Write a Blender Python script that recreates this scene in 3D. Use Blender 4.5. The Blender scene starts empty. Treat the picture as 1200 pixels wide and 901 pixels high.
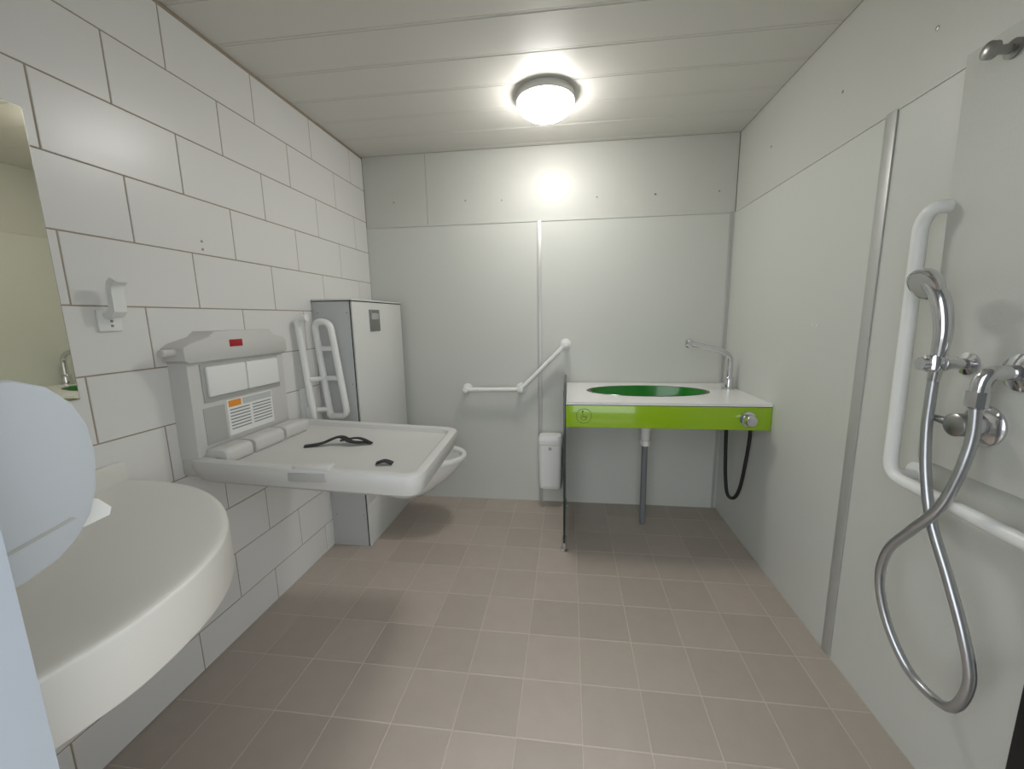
import bpy, bmesh, math, random
import numpy as np
from mathutils import Vector, Matrix
random.seed(4)
xL,xR,D,ZC,H=-1.4210,1.0418,2.6740,2.4646,1.3585
col=bpy.context.scene.collection
# ---------------------------------------------------------------- materials
def srgb(r,g,b):
    f=lambda c:(c/255/12.92) if c/255<=.04045 else ((c/255+.055)/1.055)**2.4
    return (f(r),f(g),f(b),1)
def mat(name,rgb,rough=.5,metal=0,noise=.03,scale=8,bump=0,bscale=200,spec=.5,emit=None,coat=0):
    m=bpy.data.materials.new(name);m.use_nodes=True;nt=m.node_tree;b=nt.nodes['Principled BSDF']
    c=srgb(*rgb)
    tc=nt.nodes.new('ShaderNodeTexCoord')
    n=nt.nodes.new('ShaderNodeTexNoise');n.inputs['Scale'].default_value=scale;n.inputs['Detail'].default_value=4
    nt.links.new(tc.outputs['Object'],n.inputs['Vector'])
    mx=nt.nodes.new('ShaderNodeMix');mx.data_type='RGBA'
    mx.inputs[6].default_value=tuple(max(0,v*(1-noise)) for v in c[:3])+(1,)
    mx.inputs[7].default_value=tuple(min(1,v*(1+noise)) for v in c[:3])+(1,)
    nt.links.new(n.outputs['Fac'],mx.inputs[0]);nt.links.new(mx.outputs[2],b.inputs['Base Color'])
    b.inputs['Roughness'].default_value=rough;b.inputs['Metallic'].default_value=metal
    b.inputs['Specular IOR Level'].default_value=spec
    if coat: b.inputs['Coat Weight'].default_value=coat
    if bump:
        n2=nt.nodes.new('ShaderNodeTexNoise');n2.inputs['Scale'].default_value=bscale
        nt.links.new(tc.outputs['Object'],n2.inputs['Vector'])
        bp=nt.nodes.new('ShaderNodeBump');bp.inputs['Strength'].default_value=bump;bp.inputs['Distance'].default_value=.002
        nt.links.new(n2.outputs['Fac'],bp.inputs['Height']);nt.links.new(bp.outputs[0],b.inputs['Normal'])
    if emit:
        b.inputs['Emission Color'].default_value=emit[0];b.inputs['Emission Strength'].default_value=emit[1]
    return m
M_wall=mat('hpl_panel_grey',(206,208,201),.38,noise=.015,scale=3,bump=.25,bscale=350)
M_wall2=mat('hpl_panel_upper',(201,202,195),.38,noise=.015,scale=3,bump=.25,bscale=350)
M_ceil=mat('ceiling_metal',(220,218,211),.42,noise=.01,scale=3)
M_gap=mat('panel_gap',(120,120,114),.7)
M_cgap=mat('ceiling_gap',(150,149,142),.6)
M_tile=mat('wall_tile_white',(229,228,225),.3,noise=.015,scale=4,bump=.1,bscale=60)
M_grout=mat('grout_brown',(164,150,134),.9)
M_fl=[mat('floor_tile_%d'%i,c,.42,noise=.07,scale=14,bump=.15,bscale=120) for i,c in enumerate([(182,171,160),(178,167,156),(186,174,163)])]
M_fgr=mat('floor_grout',(203,193,182),.9)
M_white=mat('white_plastic',(236,237,234),.3,noise=.01)
M_enamel=mat('white_enamel',(238,238,235),.22,noise=.01)
M_basin=mat('mineral_basin',(230,228,221),.32,noise=.01)
M_grey=mat('grey_plastic',(208,207,203),.5,noise=.02,bump=.2,bscale=400)
M_grey2=mat('grey_plastic_dark',(176,176,172),.55,noise=.02)
M_cab=mat('cabinet_hpl',(216,217,213),.35,noise=.01)
M_cabf=mat('cabinet_side_hpl',(194,197,196),.4,noise=.01)
M_black=mat('black_rubber',(24,24,25),.5)
M_edge=mat('hpl_black_core',(38,38,38),.5)
M_chrome=mat('chrome',(215,215,218),.12,metal=1)
M_steel=mat('brushed_steel',(160,160,158),.32,metal=1)
M_alu=mat('aluminium_trim',(188,189,185),.4,metal=.3)
M_hose=mat('hose_metal',(190,192,195),.28,metal=.9)
M_lime=mat('lime_glass',(152,192,20),.12,noise=.01,coat=.5)
M_limed=mat('lime_print',(92,128,22),.3)
M_green=mat('sink_green',(18,128,24),.2,noise=.02,coat=.4)
M_gdark=mat('smoked_panel',(34,50,44),.15)
M_pipe=mat('grey_pipe',(120,123,125),.45)
M_red=mat('red_badge',(170,24,34),.4)
M_orange=mat('orange_label',(236,150,50),.5)
M_text=mat('print_grey',(120,120,120),.6)
M_blue=mat('white_dispenser_plastic',(200,206,211),.3)
M_door=mat('door_jamb',(172,179,187),.35)
M_lamp=mat('lamp_diffuser',(255,255,250),.4,emit=((1,.975,.94,1),46))
M_lring=mat('lamp_ring',(205,205,200),.4)
M_ground=mat('outside_paving',(130,128,122),.9,noise=.1)
m=bpy.data.materials.new('mirror_glass');m.use_nodes=True;b=m.node_tree.nodes['Principled BSDF']
b.inputs['Metallic'].default_value=1;b.inputs['Roughness'].default_value=.015;b.inputs['Base Color'].default_value=(.76,.74,.62,1);M_mirror=m
# ---------------------------------------------------------------- helpers
def root(name,loc):
    e=bpy.data.objects.new(name,None);e.location=loc;e.empty_display_size=.1;col.objects.link(e);return e
def finish(name,me,mats,parent=None,smooth=True,ang=35):
    if not isinstance(mats,(list,tuple)): mats=[mats]
    for mm in mats: me.materials.append(mm)
    if smooth:
        me.shade_smooth(); me.set_sharp_from_angle(angle=math.radians(ang))
    ob=bpy.data.objects.new(name,me);col.objects.link(ob)
    if parent:
        ob.parent=parent;ob.matrix_parent_inverse=Matrix.Translation(-Vector(parent.location))
    return ob
def box(name,lo,hi,mt,parent=None,bev=0,seg=2):
    bm=bmesh.new();bmesh.ops.create_cube(bm,size=1)
    for v in bm.verts: v.co=Vector([(lo[i]+hi[i])/2+v.co[i]*(hi[i]-lo[i]) for i in range(3)])
    if bev: bmesh.ops.bevel(bm,geom=bm.edges[:],offset=bev,segments=seg,affect='EDGES',profile=.5)
    me=bpy.data.meshes.new(name);bm.to_mesh(me);bm.free();return finish(name,me,mt,parent)
def rings(name,rs,mt,parent=None,cap0=True,cap1=True,bandm=None,ang=35):
    n=len(rs[0]);bm=bmesh.new();V=[[bm.verts.new(p) for p in r] for r in rs]
    for i in range(len(rs)-1):
        for j in range(n):
            k=(j+1)%n
            f=bm.faces.new((V[i][j],V[i][k],V[i+1][k],V[i+1][j]))
            if bandm: f.material_index=bandm[i]
    for flag,idx in ((cap0,0),(cap1,-1)):
        if flag:
            f=bm.faces.new(V[idx]); 
            if bandm: f.material_index=bandm[0 if idx==0 else -1]
    bmesh.ops.recalc_face_normals(bm,faces=bm.faces[:])
    me=bpy.data.meshes.new(name);bm.to_mesh(me);bm.free();return finish(name,me,mt,parent,ang=ang)
def cat(pts,sub=8,closed=False):
    P=[Vector(p) for p in pts];n=len(P);o=[]
    rg=range(n if closed else n-1)
    for i in rg:
        g=(lambda k:P[k%n]) if closed else (lambda k:P[max(0,min(n-1,k))])
        a,b_,c,d=g(i-1),g(i),g(i+1),g(i+2)
        for s in range(sub):
            t=s/sub
            o.append(.5*((2*b_)+(c-a)*t+(2*a-5*b_+4*c-d)*t*t+(-a+3*b_-3*c+d)*t**3))
    if not closed:o.append(P[-1])
    return o
def fillet(pts,r,seg=6):
    P=[Vector(p) for p in pts];o=[P[0]]
    for i in range(1,len(P)-1):
        a,b_,c=P[i-1],P[i],P[i+1];u=(a-b_);v=(c-b_)
        rr=min(r,u.length*.49,v.length*.49);p=b_+u.normalized()*rr;q=b_+v.normalized()*rr
        for s in range(seg+1):
            t=s/seg;o.append((1-t)**2*p+2*t*(1-t)*b_+t*t*q)
    o.append(P[-1]);return o
def tube(name,pts,r,mt,parent=None,n=16):
    P=[Vector(p) for p in pts];rs=[]
    T=[(P[min(i+1,len(P)-1)]-P[max(i-1,0)]).normalized() for i in range(len(P))]
    up=Vector((0,0,1)) if abs(T[0].z)<.9 else Vector((0,1,0))
    N=(up-T[0]*up.dot(T[0])).normalized()
    for i,p in enumerate(P):
        N=(N-T[i]*N.dot(T[i])).normalized();B=T[i].cross(N)
        ri=r[i] if isinstance(r,(list,tuple)) else r
        rs.append([p+ri*(math.cos(2*math.pi*k/n)*N+math.sin(2*math.pi*k/n)*B) for k in range(n)])
    return rings(name,rs,mt,parent,ang=50)
def lathe(name,o,axis,prof,mt,parent=None,n=32,bandm=None):
    """prof: list of (distance along axis, radius)"""
    o=Vector(o);A=Vector(axis).normalized();up=Vector((0,0,1)) if abs(A.z)<.9 else Vector((0,1,0))
    N=(up-A*up.dot(A)).normalized();B=A.cross(N)
    rs=[[o+A*d+r*(math.cos(2*math.pi*k/n)*N+math.sin(2*math.pi*k/n)*B) for k in range(n)] for d,r in prof]
    return rings(name,rs,mt,parent,bandm=bandm,ang=40)
def rrect(cx,cy,hx,hy,r,n=6):
    o=[]
    for (sx,sy,a0) in ((1,1,0),(-1,1,90),(-1,-1,180),(1,-1,270)):
        for k in range(n+1):
            a=math.radians(a0+90*k/n);o.append((cx+sx*(hx-r)+r*math.cos(a),cy+sy*(hy-r)+r*math.sin(a)))
    return o
def prism(name,outline,axis,a,b_,mt,parent=None,bev=0,seg=2):
    """outline 2d in the two other axes (ordered), extruded a..b along axis"""
    def P(q,t):
        l=list(q);l.insert(axis,t);return l
    cx=sum(q[0] for q in outline)/len(outline);cy=sum(q[1] for q in outline)/len(outline)
    def sc(q,d):
        L=math.hypot(q[0]-cx,q[1]-cy);k=(L-d)/L;return (cx+(q[0]-cx)*k,cy+(q[1]-cy)*k)
    s=1 if b_>a else -1
    if bev:
        rs=[[P(q,a) for q in outline],[P(q,b_-s*bev) for q in outline],[P(sc(q,bev*.3),b_-s*bev*.3) for q in outline],[P(sc(q,bev),b_) for q in outline]]
    else: rs=[[P(q,a) for q in outline],[P(q,b_) for q in outline]]
    return rings(name,rs,mt,parent)
def screw(name,p,ax,parent,r=.004):
    return lathe(name,p,ax,[(0,r),(.0015,r),(.002,r*.6)],M_steel,parent,n=10)
# ---------------------------------------------------------------- room shell
box('ground_outside',(-6,-6,-.12),(6,-.1,-.02),M_ground)
def tiles(cells,mats,fn,g,th):
    bm=bmesh.new()
    for (a0,a1,b0,b1) in cells:
        if a1-a0<.01 or b1-b0<.01: continue
        mi=random.randrange(len(mats))
        h=g/2;lo=[fn(*q,0) for q in ((a0+h,b0+h),(a1-h,b0+h),(a1-h,b1-h),(a0+h,b1-h))]
        k=h+.0012;hi=[fn(*q,th) for q in ((a0+k,b0+k),(a1-k,b0+k),(a1-k,b1-k),(a0+k,b1-k))]
        L=[bm.verts.new(p) for p in lo];U=[bm.verts.new(p) for p in hi]
        fs=[bm.faces.new(U)]+[bm.faces.new((L[i],L[(i+1)%4],U[(i+1)%4],U[i])) for i in range(4)]
        for f in fs:f.material_index=mi
    bmesh.ops.recalc_face_normals(bm,faces=bm.faces[:])
    return bm
fx=[xL]+[.05+.2155*k for k in range(-7,6) if xL+.02<.05+.2155*k<xR-.02]+[xR]
fy=[-.1]+[1.45+.208*k for k in range(-8,8) if -.08<1.45+.208*k<D-.02]+[D]
cells=[(fx[i],fx[i+1],fy[j],fy[j+1]) for i in range(len(fx)-1) for j in range(len(fy)-1)]
bm=tiles(cells,M_fl,lambda a,b_,t:(a,b_,-.001+t),.0032,.001)
def addbox(bm,lo,hi,mi):
    n0=set(bm.verts);f0=set(bm.faces);bmesh.ops.create_cube(bm,size=1)
    for v in bm.verts:
        if v not in n0: v.co=Vector([(lo[i]+hi[i])/2+v.co[i]*(hi[i]-lo[i]) for i in range(3)])
    for f in bm.faces:
        if f not in f0:f.material_index=mi
addbox(bm,(xL-.1,-.1,-.1),(xR+.1,D+.1,-.0009),3)
me=bpy.data.meshes.new('floor');bm.to_mesh(me);bm.free();finish('floor',me,M_fl+[M_fgr],smooth=False)
# left wall tiles
cells=[]
zs=[.58+.208*k for k in range(-3,10)]
for i in range(len(zs)-1):
    z0,z1=max(0,zs[i]),min(ZC,zs[i+1])
    if z1-z0<.015: continue
    off=1.15 if (round((zs[i]-2.036)/.208)%2==0) else 1.345
    ys=[off+.39*k for k in range(-6,6)];ys=[.2]+[y for y in ys if .22<y<D-.02]+[D]
    cells+=[(ys[j],ys[j+1],z0,z1) for j in range(len(ys)-1)]
bm=tiles(cells,[M_tile],lambda a,b_,t:(xL-.002+t,a,b_),.0038,.002)
addbox(bm,(xL-.12,.2,0),(xL-.0017,D,ZC),1)
me=bpy.data.meshes.new('wall_left');bm.to_mesh(me);bm.free();W_L=finish('wall_left',me,[M_tile,M_grout],smooth=False)
def wallmesh(name,boxes,mats):
    bm=bmesh.new()
    for lo,hi,mi in boxes: addbox(bm,lo,hi,mi)
    me=bpy.data.meshes.new(name);bm.to_mesh(me);bm.free();return finish(name,me,mats,smooth=False)
g=.0025
W_B=wallmesh('wall_back',[((xL-.12,D+.006,0),(xR+.12,D+.12,ZC),2),
  ((xL,D,0),(-.20,D+.0065,2.0),0),((-.20+g,D,0),(xR,D+.0065,2.0),0),
  ((xL,D+.003,2.0+g),(-.97-g,D+.0065,ZC),1),((-.97,D+.003,2.0+g),(xR,D+.0065,ZC),1)],[M_wall,M_wall2,M_gap])
W_R=wallmesh('wall_right',[((xR+.006,.2,0),(xR+.12,D,ZC),2),
  ((xR,1.48+g,0),(xR+.0065,D,2.0),0),((xR,.2,0),(xR+.0065,1.48,2.0),0),
  ((xR+.003,.2,2.0+g),(xR+.0065,D,ZC),1)],[M_wall,M_wall2,M_gap])
wallmesh('wall_front',[((xL-.12,.20,0),(-.585,.30,ZC),0),((.46,.20,0),(xR+.12,.30,ZC),0),((-.585,.20,2.15),(.46,.30,ZC),0)],[M_door])
# ceiling planks
bxs=[((xL-.12,.2,ZC+.005),(xR+.12,D+.12,ZC+.1),1)]
ys=[.2]+[1.36+.21*k for k in range(-5,7)]+[D]
for i in range(len(ys)-1):
    bxs.append(((xL,ys[i]+.0008,ZC),(xR,ys[i+1]-.0008,ZC+.0052),0))
    bxs.append(((xL,ys[i]+.014,ZC-.0012),(xR,ys[i+1]-.006,ZC+.001),0))
wallmesh('ceiling',bxs,[M_ceil,M_cgap])
# trims
def prof(name,lo,hi): return box(name,lo,hi,M_alu,bev=.0015)
prof('trim_1',(-.215,D-.006,0),(-.185,D,2.0))
prof('trim_2',(xR-.006,1.457,0),(xR,1.503,2.0))
prof('trim_3',(xR-.03,D-.006,0),(xR-.012,D,2.0))
box('trim_5',(xL,D-.004,1.994),(xR,D,2.002),M_wall2)
box('trim_6',(xR-.004,.3,1.994),(xR,D-.03,2.002),M_wall2)
for i,(x,z) in enumerate([(-1.21,2.16),(-.70,2.15),(.18,2.13),(.94,2.13),(-.45,2.14),(.55,2.13)]): screw('screw_%d'%i,(x,D+.003,z),(0,-1,0),W_B,.006)
for i,(y,z) in enumerate([(2.28,2.22),(1.75,2.2),(1.36,2.16),(1.0,2.15)]): screw('screw_r%d'%i,(xR+.003,y,z),(-1,0,0),W_R,.006)
for i,(y,z) in enumerate([(1.78,1.31),(1.75,1.31)]): lathe('plug_%d'%i,(xR,y,z),(-1,0,0),[(0,.006),(.002,.005)],M_white,W_R,n=10)
for i,(y,z) in enumerate([(1.39,1.67),(1.39,1.64)]): screw('plug_l%d'%i,(xL,y,z),(1,0,0),W_L,.005)
# ---------------------------------------------------------------- ceiling lamp
r=root('ceiling_lamp',(-.12,2.11,ZC))
lathe('base_ring',(-.12,2.11,ZC-.0012),(0,0,-1),[(0,.146),(.026,.15),(.036,.146),(.037,.125)],M_lring,r,n=48)
lathe('diffuser',(-.12,2.11,ZC-.036),(0,0,-1),[(0,.137),(.02,.135),(.04,.122),(.055,.099),(.064,.069),(.069,.03),(.070,.004)],M_lamp,r,n=48)
# ---------------------------------------------------------------- mirror & hook
r=root('mirror',(xL,.7,1.54))
box('backing',(xL,.48,1.142),(xL+.004,.93,1.92),M_steel,r)
box('glass',(xL+.004,.483,1.145),(xL+.007,.927,1.917),M_mirror,r)
r=root('coat_hook',(xL,1.03,1.42))
box('plate',(xL,1.005,1.335),(xL+.008,1.07,1.40),M_white,r,bev=.003)
rs=[]
for (x,z,t) in [(0,1.382,.010),(.03,1.386,.010),(.047,1.40,.010),(.050,1.43,.009),(.048,1.455,.009),(.056,1.478,.009),(.075,1.490,.009),(.088,1.485,.006)]:
    a=xL+.006+x*.75
    rs.append([(a-t,1.02,z+t*.6),(a+t,1.02,z-t*.6),(a+t,1.055,z-t*.6),(a-t,1.055,z+t*.6)])
rings('arm',rs,M_white,r)
for z in (1.352,1.366): screw('screw_%d'%int(z*1000),(xL+.008,1.04,z),(1,0,0),r,.004)
# ---------------------------------------------------------------- wash basin
r=root('wash_basin',(-1.1,.6,.8))
half=[(xL,1.005),(-1.36,1.01),(-1.22,.998),(-1.08,.955),(-.94,.875),(-.82,.765),(-.75,.64),(-.725,.50),(-.740,.40),(-.775,.302)]
o2=cat([(a,b_,0) for a,b_ in half],6)
o2=[(p.x,max(.302,p.y)) for p in o2]+[(-.95,.302),(-1.2,.302),(xL,.302),(xL,.42),(xL,.55),(xL,.68),(xL,.8),(xL,.9)]
c0=(-1.02,.52)
def S(s,z,dx=0):
    return [(c0[0]+(x-c0[0])*s+dx,c0[1]+(y-c0[1])*s,z) for x,y in o2]
rings('bowl',[S(.975,.740),S(.994,.742),S(1,.748),S(1,.852),S(.998,.858),S(.990,.8605),S(.95,.8607),S(.90,.858),S(.80,.850),S(.66,.839),S(.5,.829),S(.3,.820),S(.08,.816)],M_basin,r,ang=50)
box('upstand',(xL,.302,.858),(xL+.02,1.0,.925),M_basin,r,bev=.004)
lathe('waste',(-1.02,.47,.817),(0,0,1),[(0,.026),(.004,.026),(.006,.02),(.003,.012)],M_chrome,r)
# paper towel dispenser on the front wall
r=root('paper_towel_dispenser',(-.84,.37,1.17))
dz=-.010
pf=[(.301,1.03),(.301,1.30),(.36,1.302),(.40,1.299),(.43,1.285),(.451,1.26),(.464,1.225),(.468,1.18),(.462,1.13),(.448,1.09),(.429,1.063),(.405,1.045),(.37,1.034)]
pf=[(a,b_+dz) for a,b_ in pf]
prism('cover',pf,0,-.98,-.70,M_blue,r,bev=.008)
prism('seam',[(.301,1.06),(.301,1.064),(.425,1.088),(.43,1.084)],0,-.981,-.6992,M_grey2,r)
prism('paper',[(.43,1.11),(.45,1.105),(.474,1.09),(.488,1.069),(.484,1.058),(.45,1.056),(.42,1.052)],0,-.95,-.725,M_white,r)
# ---------------------------------------------------------------- baby changing station
r=root('baby_changing_station',(-1.0,1.47,.9))
bp=[(1.185,.86),(1.65,.86),(1.65,1.215),(1.668,1.225),(1.668,1.27),(1.655,1.285),(1.60,1.30),(1.575,1.325),(1.30,1.325),(1.275,1.305),(1.20,1.285),(1.175,1.27),(1.175,1.225),(1.19,1.215)]
prism('back_plate',[(1.185,.86),(1.65,.86),(1.65,1.22),(1.19,1.22)],0,xL,-1.345,M_grey,r,bev=.006)
prism('top_cap',[bp[13]]+[bp[2]]+bp[3:13],0,xL,-1.33,M_grey,r,bev=.008)
box('recess',(-1.347,1.235,1.06),(-1.340,1.61,1.205),M_grey2,r,bev=.002)
box('liner_door',(-1.343,1.25,1.08),(-1.330,1.425,1.195),M_white,r,bev=.006)
box('liner_door_b',(-1.343,1.43,1.08),(-1.330,1.60,1.195),M_white,r,bev=.006)
box('lower_recess',(-1.347,1.225,.90),(-1.342,1.315,1.04),M_grey2,r,bev=.002)
box('label',(-1.346,1.325,.908),(-1.343,1.555,1.052),M_white,r)
box('label_orange',(-1.343,1.332,1.022),(-1.342,1.39,1.048),M_orange,r)
box('label_grey',(-1.343,1.40,1.022),(-1.342,1.55,1.048),M_cabf,r)
for i in range(7):
    box('print_%d'%i,(-1.343,1.335,1.008-i*.013),(-1.3422,1.43,1.012-i*.013),M_text,r)
    box('print_b%d'%i,(-1.343,1.445,1.008-i*.013),(-1.3422,1.545,1.012-i*.013),M_text,r)
box('badge',(-1.331,1.36,1.262),(-1.3285,1.42,1.290),M_red,r,bev=.001)
tube('pivot_pin',[(-1.37,1.13,1.255),(-1.37,1.18,1.255)],.013,M_grey,r)
for i,(a,b_) in enumerate([(1.21,1.33),(1.345,1.50),(1.515,1.65)]):
    rs=[]
    for y,s in ((a,.88),(a+.006,1),(b_-.006,1),(b_,.88)):
        rs.append([(-1.30+.048*s*px_,y,.860+.032*s*pz_) for px_,pz_ in rrect(0,0,1,1,.6,5)])
    rings('hinge_%d'%i,rs,M_grey,r)
tz=lambda x,z:z+(-.035)*((x+1.40)/.88)
def tr(hx,hy,rad,z,cx=-.955,cy=1.465):
    return [(x+(.018 if x>-.9 else 0)*(1.465-y)/.3,y,tz(x,z)) for x,y in rrect(cx,cy,hx,hy,rad)]
rings('tray',[tr(.375,.24,.04,.765),tr(.405,.265,.05,.770),tr(.425,.283,.055,.785),tr(.436,.293,.06,.812),tr(.441,.30,.062,.832),tr(.442,.301,.062,.853),tr(.439,.298,.06,.862),tr(.430,.289,.055,.866),tr(.410,.270,.045,.866),tr(.402,.262,.042,.861),tr(.394,.254,.04,.843),tr(.38,.240,.035,.838),tr(.1,.06,.03,.836)],M_grey,r,ang=28)
box('hinge_bridge',(xL,1.18,.79),(-1.30,1.74,.865),M_grey,r,bev=.015)
box('handle_recess',(-.98,1.161,.80),(-.84,1.173,.832),M_grey2,r,bev=.003)
box('tray_front_lip',(-.97,1.168,.838),(-.83,1.215,.854),M_grey,r,bev=.006)
def strap(name,pts,w,par):
    P=cat(pts,6);rs=[]
    for i,p in enumerate(P):
        t=(P[min(i+1,len(P)-1)]-P[max(0,i-1)]).normalized();s=Vector((-t.y,t.x,0)).normalized()*w
        rs.append([p-s,p+s,p+s+Vector((0,0,.004)),p-s+Vector((0,0,.004))])
    return rings(name,rs,M_black,par)
strap('strap_a',[(-1.12,1.44,.828),(-1.06,1.47,.832),(-1.0,1.51,.850),(-.94,1.50,.832),(-.88,1.53,.820)],.014,r)
strap('strap_c',[(-1.00,1.51,.832),(-.93,1.535,.838),(-.86,1.52,.820)],.009,r)
strap('strap_b',[(-.73,1.31,.814),(-.70,1.32,.822),(-.67,1.325,.811)],.014,r)
# ---------------------------------------------------------------- folded grab rails
r=root('folding_grab_rail',(-1.3,1.87,1.1))
box('mount',(xL,1.83,.74),(xL+.012,1.93,1.0),M_white,r,bev=.004)
box('hinge_block',(xL+.012,1.855,.80),(xL+.06,1.905,.90),M_white,r,bev=.006)
tube('bar_outer',fillet([(-1.355,1.84,.84),(-1.395,1.84,1.37),(-1.34,1.84,1.375)],.03),.017,M_white,r)
tube('bar_inner',fillet([(-1.30,1.90,.84),(-1.345,1.90,1.355),(-1.255,1.90,1.35),(-1.20,1.90,.84),(-1.30,1.90,.84)],.045),.017,M_white,r)
for i,(z,a,b_) in enumerate([(1.21,-1.33,-1.24),(1.05,-1.318,-1.22)]):
    tube('cross_%d'%i,[(a,1.90,z),(b_,1.90,z)],.013,M_white,r)
tube('link',[(-1.36,1.84,1.05),(-1.31,1.90,1.05)],.013,M_white,r)
tube('link_b',[(-1.37,1.86,.88),(-1.30,1.90,.88)],.014,M_white,r)
# ---------------------------------------------------------------- cistern cabinet, toilet
r=root('cistern_cabinet',(-1.3,2.3,.7))
cx1=-1.185;cy0,cy1=2.0,2.62
box('side_panel',(xL+.001,cy0,0),(cx1-.012,cy0+.012,1.462),M_cabf,r,bev=.001)
box('front_panel',(cx1-.012,cy0+.004,.27),(cx1,cy1,1.462),M_cab,r,bev=.001)
box('lower_panel',(cx1-.012,cy0+.004,0),(cx1,cy1,.266),M_cab,r,bev=.001)
box('far_panel',(xL+.001,cy1-.012,0),(cx1-.012,cy1,1.462),M_cabf,r)
box('edge_strip',(cx1-.0125,cy0-.001,0),(cx1-.009,cy0+.005,1.462),M_edge,r)
box('top_core',(xL+.001,cy0-.003,1.463),(cx1+.003,cy1,1.467),M_edge,r)
box('top_panel',(xL+.001,cy0-.004,1.467),(cx1+.004,cy1,1.476),M_cab,r,bev=.001)
box('flush_plate',(cx1,2.18,1.29),(cx1+.006,2.30,1.42),M_steel,r,bev=.002)
box('flush_button',(cx1+.006,2.195,1.36),(cx1+.010,2.285,1.40),M_chrome,r,bev=.002)
for i,z in enumerate((.2,.6,1.0,1.4)): screw('scr_%d'%i,(-1.39,cy0,z),(0,-1,0),r)
for i,z in enumerate((.2,.6,1.0,1.4)): screw('scr_b%d'%i,(-1.215,cy0,z),(0,-1,0),r)
r=root('toilet',(-.93,2.28,.35))
tx0=cx1+.005
def el(s,z,x1=-.665,hy=.18,x0=tx0,n=48):
    o=[]
    for k in range(n):
        a=2*math.pi*k/n
        cxm=x1-.22;X=cxm+(.22*math.cos(a) if math.cos(a)>0 else (cxm-x0)*math.cos(a));Y=math.copysign(abs(math.sin(a))**(.75 if math.cos(a)<0 else 1),math.sin(a))*hy
        o.append((x0+(X-x0)*s if s<1 else X,2.28+Y*(min(1,s+.08)),z))
    return o
rings('bowl',[el(.40,.22),el(.48,.225),el(.60,.26),el(.72,.31),el(.84,.365),el(.93,.415),el(.98,.45),el(1,.468)],M_enamel,r)
def hole(z,s,cx=-.88):
    return [(cx+.20*s*math.cos(2*math.pi*k/48),2.28+.13*s*math.sin(2*math.pi*k/48),z) for k in range(48)]
def seatr(z,g_):
    return [(cx+(-.885-cx)*g_,cy+(2.28-cy)*g_,z) for cx,cy,_ in [(max(p[0],-1.10),p[1],0) for p in el(1,0,-.655,.187)]]
rings('seat',[seatr(.4685,.02),seatr(.472,0),seatr(.488,0),seatr(.495,.03),hole(.495,1.03),hole(.489,1),hole(.4685,1)],M_white,r,cap0=False,cap1=False)
rings('inner',[hole(.4695,.99),hole(.469,.93),hole(.4685,.5)],M_cabf,r,cap0=False)
# ---------------------------------------------------------------- back grab rail
r=root('grab_rail',(-.35,D-.05,.95))
yb=D-.065
tube('rail',fillet([(-.73,yb,.855),(-.33,yb,.86),(-.02,yb,1.175)],.05),.0165,M_white,r)
for i,(x,z) in enumerate([(-.73,.855),(-.335,.86),(-.02,1.175)]):
    lathe('flange_%d'%i,(x,D,z),(0,-1,0),[(0,.036),(.01,.036),(.014,.03),(.016,.016),(.065,.016)],M_white,r)
    lathe('cap_%d'%i,(x,yb+.02,z),(0,-1,0),[(0,.022),(.03,.024),(.038,.02),(.042,.008)],M_white,r)
# sanitary bin
r=root('sanitary_bin',(-.13,D-.06,.34))
def br(sx,sy,z): return [(x,y,z) for x,y in rrect(-.125,D-.066,.083*sx,.058*sy,.03)]
rings('body',[br(.85,.9,.15),br(.93,.96,.155),br(.97,1,.18),br(1,1,.44),br(1,1,.475)],M_white,r)
rings('lid',[br(1.03,1,.477),br(1.03,1,.50),br(1,.97,.52),br(.9,.9,.535),br(.6,.6,.542)],M_white,r)
box('wall_plate',(-.18,D-.012,.2),(-.07,D-.006,.45),M_white,r)
lathe('lock',(-.125,D-.124,.45),(0,-1,0),[(0,.012),(.003,.011)],M_grey2,r)
# ---------------------------------------------------------------- washing counter
r=root('care_sink_counter',(.5,2.35,.85))
X0,X1,Y0,Y1=-.012,xR-.001,2.035,D-.007
hc=(.48,2.375);N=96
def rect_ray(a):
    dx,dy=math.cos(a),math.sin(a);t=1e9
    if dx>1e-9:t=min(t,(X1-hc[0])/dx)
    if dx<-1e-9:t=min(t,(X0-hc[0])/dx)
    if dy>1e-9:t=min(t,(Y1-hc[1])/dy)
    if dy<-1e-9:t=min(t,(Y0-hc[1])/dy)
    return (hc[0]+dx*t,hc[1]+dy*t)
angs=sorted([2*math.pi*k/N for k in range(N)]+[math.atan2(y-hc[1],x-hc[0])%(2*math.pi) for x in (X0,X1) for y in (Y0,Y1)])
def RO(z): return [rect_ray(a)+(z,) for a in angs]
def EL(s,z):
    o=[]
    for a in angs:
        q=1/math.sqrt((math.cos(a)/.36)**2+(math.sin(a)/.172)**2)*s;o.append((hc[0]+q*math.cos(a),hc[1]+q*math.sin(a),z))
    return o
rings('worktop',[EL(1.01,.888),RO(.888),RO(.903),EL(1.0,.903),EL(1.0,.888)],[M_enamel],r,cap0=False,cap1=False,ang=30)
rings('bowl',[EL(1.02,.9035),EL(1.008,.9058),EL(.965,.904),EL(.95,.89),EL(.90,.84),EL(.78,.80),EL(.5,.775),EL(.15,.77)],[M_gdark,M_green],r,cap0=False,bandm=[0,0,1,1,1,1,1])
box('fascia',(X0,Y0+.002,.762),(X1,Y0+.014,.884),M_lime,r,bev=.001)
box('fascia_edge',(X0,Y0+.003,.884),(X1,Y0+.014,.888),M_edge,r)
box('under_frame',(X0,Y1-.03,.84),(X1,Y1,.888),M_alu,r)
box('side_panel',(-.026,2.06,.05),(-.014,D-.007,.958),M_gdark,r,bev=.001)
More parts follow.
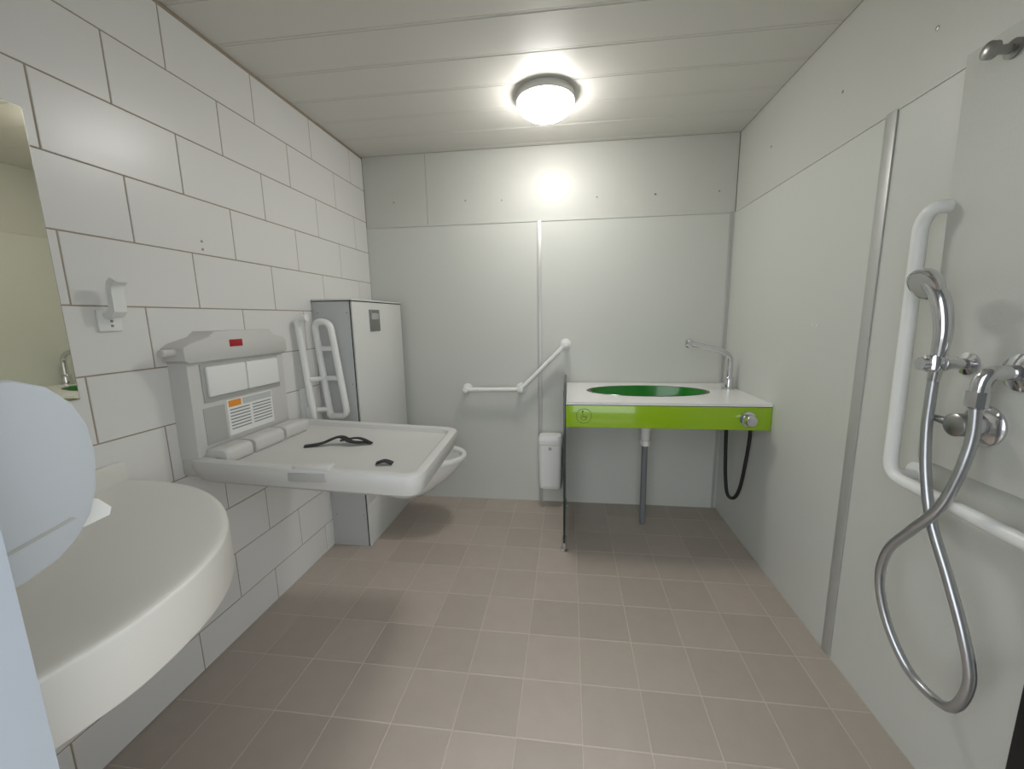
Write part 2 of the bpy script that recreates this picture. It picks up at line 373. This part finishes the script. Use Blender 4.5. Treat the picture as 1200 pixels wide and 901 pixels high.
lathe('foot',(-.02,2.075,0),(0,0,1),[(0,.026),(.006,.026),(.01,.015),(.065,.015),(.085,.013)],M_chrome,r)
lathe('foot_b',(-.02,2.6,0),(0,0,1),[(0,.022),(.006,.022),(.01,.013),(.06,.013)],M_chrome,r)
def ringflat(name,c,ro,ri,y,mt,a0=0,a1=360,n=36):
    bm=bmesh.new();A=[];B=[]
    for k in range(n+1):
        a=math.radians(a0+(a1-a0)*k/n)
        A.append(bm.verts.new((c[0]+ro*math.cos(a),y,c[1]+ro*math.sin(a))));B.append(bm.verts.new((c[0]+ri*math.cos(a),y,c[1]+ri*math.sin(a))))
    for k in range(n): bm.faces.new((A[k],A[k+1],B[k+1],B[k]))
    me=bpy.data.meshes.new(name);bm.to_mesh(me);bm.free();return finish(name,me,mt,r,smooth=False)
ys=Y0+.0015
ringflat('sign_circle',(.085,.825),.042,.0385,ys,M_limed)
ringflat('sign_wheel',(.083,.817),.017,.0135,ys,M_limed,150,400)
ringflat('sign_head',(.078,.850),.006,.0,ys,M_limed)
box('sign_back',(.076,ys-.0003,.818),(.0800,ys+.0003,.843),M_limed,r)
box('sign_seat',(.0795,ys-.0003,.819),(.096,ys+.0003,.823),M_limed,r)
box('sign_leg',(.0935,ys-.0003,.803),(.0970,ys+.0003,.823),M_limed,r)
lathe('control_knob',(.925,Y0+.002,.822),(0,-1,0),[(0,.040),(.008,.040),(.01,.028),(.045,.030),(.052,.026),(.054,.01)],M_chrome,r)
# drain
lathe('drain_tail',(.49,2.42,.775),(0,0,-1),[(0,.03),(.02,.03),(.022,.018),(.05,.018),(.052,.036),(.13,.038),(.132,.031),(.20,.029),(.202,.035),(.235,.033),(.236,.022)],M_white,r,n=24)
tube('drain_pipe',[(.49,2.42,.56),(.49,2.42,.0)],.019,M_pipe,r)
tube('sprayer_hose',cat([(.93,2.3,.80),(.93,2.3,.70),(.935,2.3,.55),(.94,2.29,.40),(.955,2.28,.29),(.985,2.26,.28),(1.005,2.24,.36),(1.015,2.22,.52),(1.018,2.20,.68),(1.015,2.2,.78)],6),.010,M_black,r,n=10)
tube('small_valve',[(.73,2.55,.76),(.80,2.55,.76)],.016,M_steel,r)
# tap
ty=2.45
lathe('tap_base',(.985,ty,.903),(0,0,1),[(0,.034),(.008,.034),(.014,.026),(.07,.025),(.078,.019)],M_chrome,r)
tube('tap_spout',fillet([(.985,ty,.95),(.985,ty,1.11),(.915,ty-.02,1.145),(.72,ty-.04,1.19)],.06,8),.0175,M_chrome,r)
lathe('tap_aerator',(.725,ty-.04,1.215),(0,0,-1),[(0,.012),(.004,.022),(.04,.022),(.048,.017)],M_chrome,r,n=20)
# ---------------------------------------------------------------- shower zone
px=xR-.04
r=root('splashback_panel',(xR,.75,1.5))
prism('board',[(.31,.945),(1.175,.945),(1.205,2.0),(.31,2.0)],0,xR-.0062,px,M_wall,r,bev=.002)
bx=xR-.075
r=root('grab_rail.001',(bx,1.0,1.2))
tube('rail',fillet([(xR-.0005,1.19,1.635),(bx,1.195,1.635),(bx,1.225,1.60),(bx,1.215,.875),(bx,.45,.865),(xR-.0005,.45,.865)],.05,8),.0175,M_white,r)
lathe('flange_top',(xR-.0005,1.19,1.635),(-1,0,0),[(0,.036),(.01,.036),(.014,.018)],M_white,r)
lathe('flange_end',(xR-.0005,.45,.865),(-1,0,0),[(0,.036),(.01,.036),(.014,.018)],M_white,r)
tube('stub',[(bx,1.205,.88),(xR-.0005,1.205,.88)],.015,M_white,r)
lathe('flange_mid',(xR-.0005,1.205,.88),(-1,0,0),[(0,.036),(.01,.036),(.014,.018)],M_white,r)
r=root('shower_mixer',(px,1.02,1.08))
lathe('rosette',(px,1.015,1.085),(-1,0,0),[(0,.050),(.006,.050),(.012,.043),(.016,.029),(.045,.028),(.05,.022)],M_chrome,r)
lathe('lever_hub',(px-.045,1.015,1.085),(-1,0,0),[(0,.028),(.022,.028),(.028,.02)],M_steel,r)
tube('lever',[(px-.06,1.015,1.085),(px-.062,1.075,1.09)],[.012,.008],M_steel,r)
r=root('hand_shower',(.92,1.05,1.2))
hx=.925
lathe('outlet_flange',(px,.955,1.222),(-1,0,0),[(0,.042),(.006,.042),(.012,.030),(.016,.018),(.03,.018)],M_chrome,r)
tube('outlet_elbow',fillet([(px,.955,1.222),(hx,.958,1.222),(hx,.962,1.150)],.03),.0165,M_chrome,r)
lathe('outlet_nut',(hx,.962,1.178),(0,0,-1),[(0,.019),(.035,.019),(.04,.012)],M_chrome,r,n=8)
lathe('holder_flange',(px,1.075,1.228),(-1,0,0),[(0,.028),(.006,.028),(.01,.014),(.05,.014)],M_chrome,r)
lathe('holder_cone',(hx,1.075,1.208),(0,.05,1),[(0,.018),(.005,.024),(.03,.026),(.042,.022)],M_chrome,r,n=24)
tube('holder_knob',[(hx+.03,1.075,1.228),(hx-.035,1.075,1.228)],.016,M_chrome,r)
tube('handle',cat([(hx,1.072,1.185),(hx,1.068,1.25),(hx,1.066,1.31),(hx-.003,1.074,1.365),(hx-.006,1.09,1.405),(hx-.012,1.108,1.432)],6),[.012+.0075*math.sin(min(1,i/30)*math.pi*.75) for i in range(31)],M_chrome,r)
ax=Vector((-.80,-.05,-.42)).normalized()
lathe('head',Vector((hx-.008,1.112,1.435))-ax*.014,ax,[(0,.010),(.006,.028),(.014,.038),(.026,.042),(.034,.041),(.036,.034),(.035,.004)],[M_chrome,M_grey2],r,bandm=[0,0,0,0,0,1,1])
tube('hose',cat([(hx,1.072,1.195),(hx,1.072,1.13),(hx,1.07,1.06),(hx,1.055,.95),(hx,1.02,.83),(hx,.955,.71),(hx,.90,.60),(hx+.005,.878,.51),(hx+.01,.90,.415),(hx+.015,.95,.375),(hx+.01,1.03,.385),(hx,1.10,.47),(hx-.01,1.13,.58),(hx-.02,1.105,.69),(hx-.025,1.04,.79),(hx-.02,.985,.88),(hx-.01,.962,.98),(hx,.958,1.07),(hx,.962,1.145)],8),.0115,M_hose,r,n=14)
r=root('robe_hook',(px,1.06,1.96))
lathe('base',(px,1.09,1.945),(-1,0,0),[(0,.02),(.006,.02),(.01,.01),(.04,.009),(.042,.018),(.055,.018),(.06,.01)],M_steel,r)
r=root('door_bumper',(xR,.83,.3))
box('backing',(xR-.006,.78,0),(xR-.0002,.868,.56),M_steel,r,bev=.001)
box('rubber',(xR-.03,.79,.0),(xR-.006,.858,.55),M_black,r,bev=.006)
# ---------------------------------------------------------------- light
w=bpy.data.worlds.new('World');bpy.context.scene.world=w;w.use_nodes=True
bg=w.node_tree.nodes['Background'];bg.inputs[0].default_value=(.92,.96,1,1);bg.inputs[1].default_value=2.7
sc=bpy.context.scene
sc.view_settings.view_transform='Standard';sc.view_settings.look='None'
# ---------------------------------------------------------------- camera
ps,th,ro,f,cx,cy=.1185,.1560,-.0144,445.645,613.65,442.33
s,c=math.sin(ps),math.cos(ps);st,ct=math.sin(th),math.cos(th)
F=Vector((-s*ct,c*ct,-st));R0=Vector((c,s,0));U0=R0.cross(F)
R=math.cos(ro)*R0+math.sin(ro)*U0;U=math.cos(ro)*U0-math.sin(ro)*R0
cd=bpy.data.cameras.new('camera');cam=bpy.data.objects.new('camera',cd);col.objects.link(cam)
cam.matrix_world=Matrix(((R.x,U.x,-F.x,0),(R.y,U.y,-F.y,0),(R.z,U.z,-F.z,H),(0,0,0,1)))
cd.sensor_fit='HORIZONTAL';cd.sensor_width=36;cd.lens=f/1200*36;cd.clip_start=.02
cd.shift_x=-(cx-600)/1200;cd.shift_y=(cy-450.5)/1200
sc.camera=cam
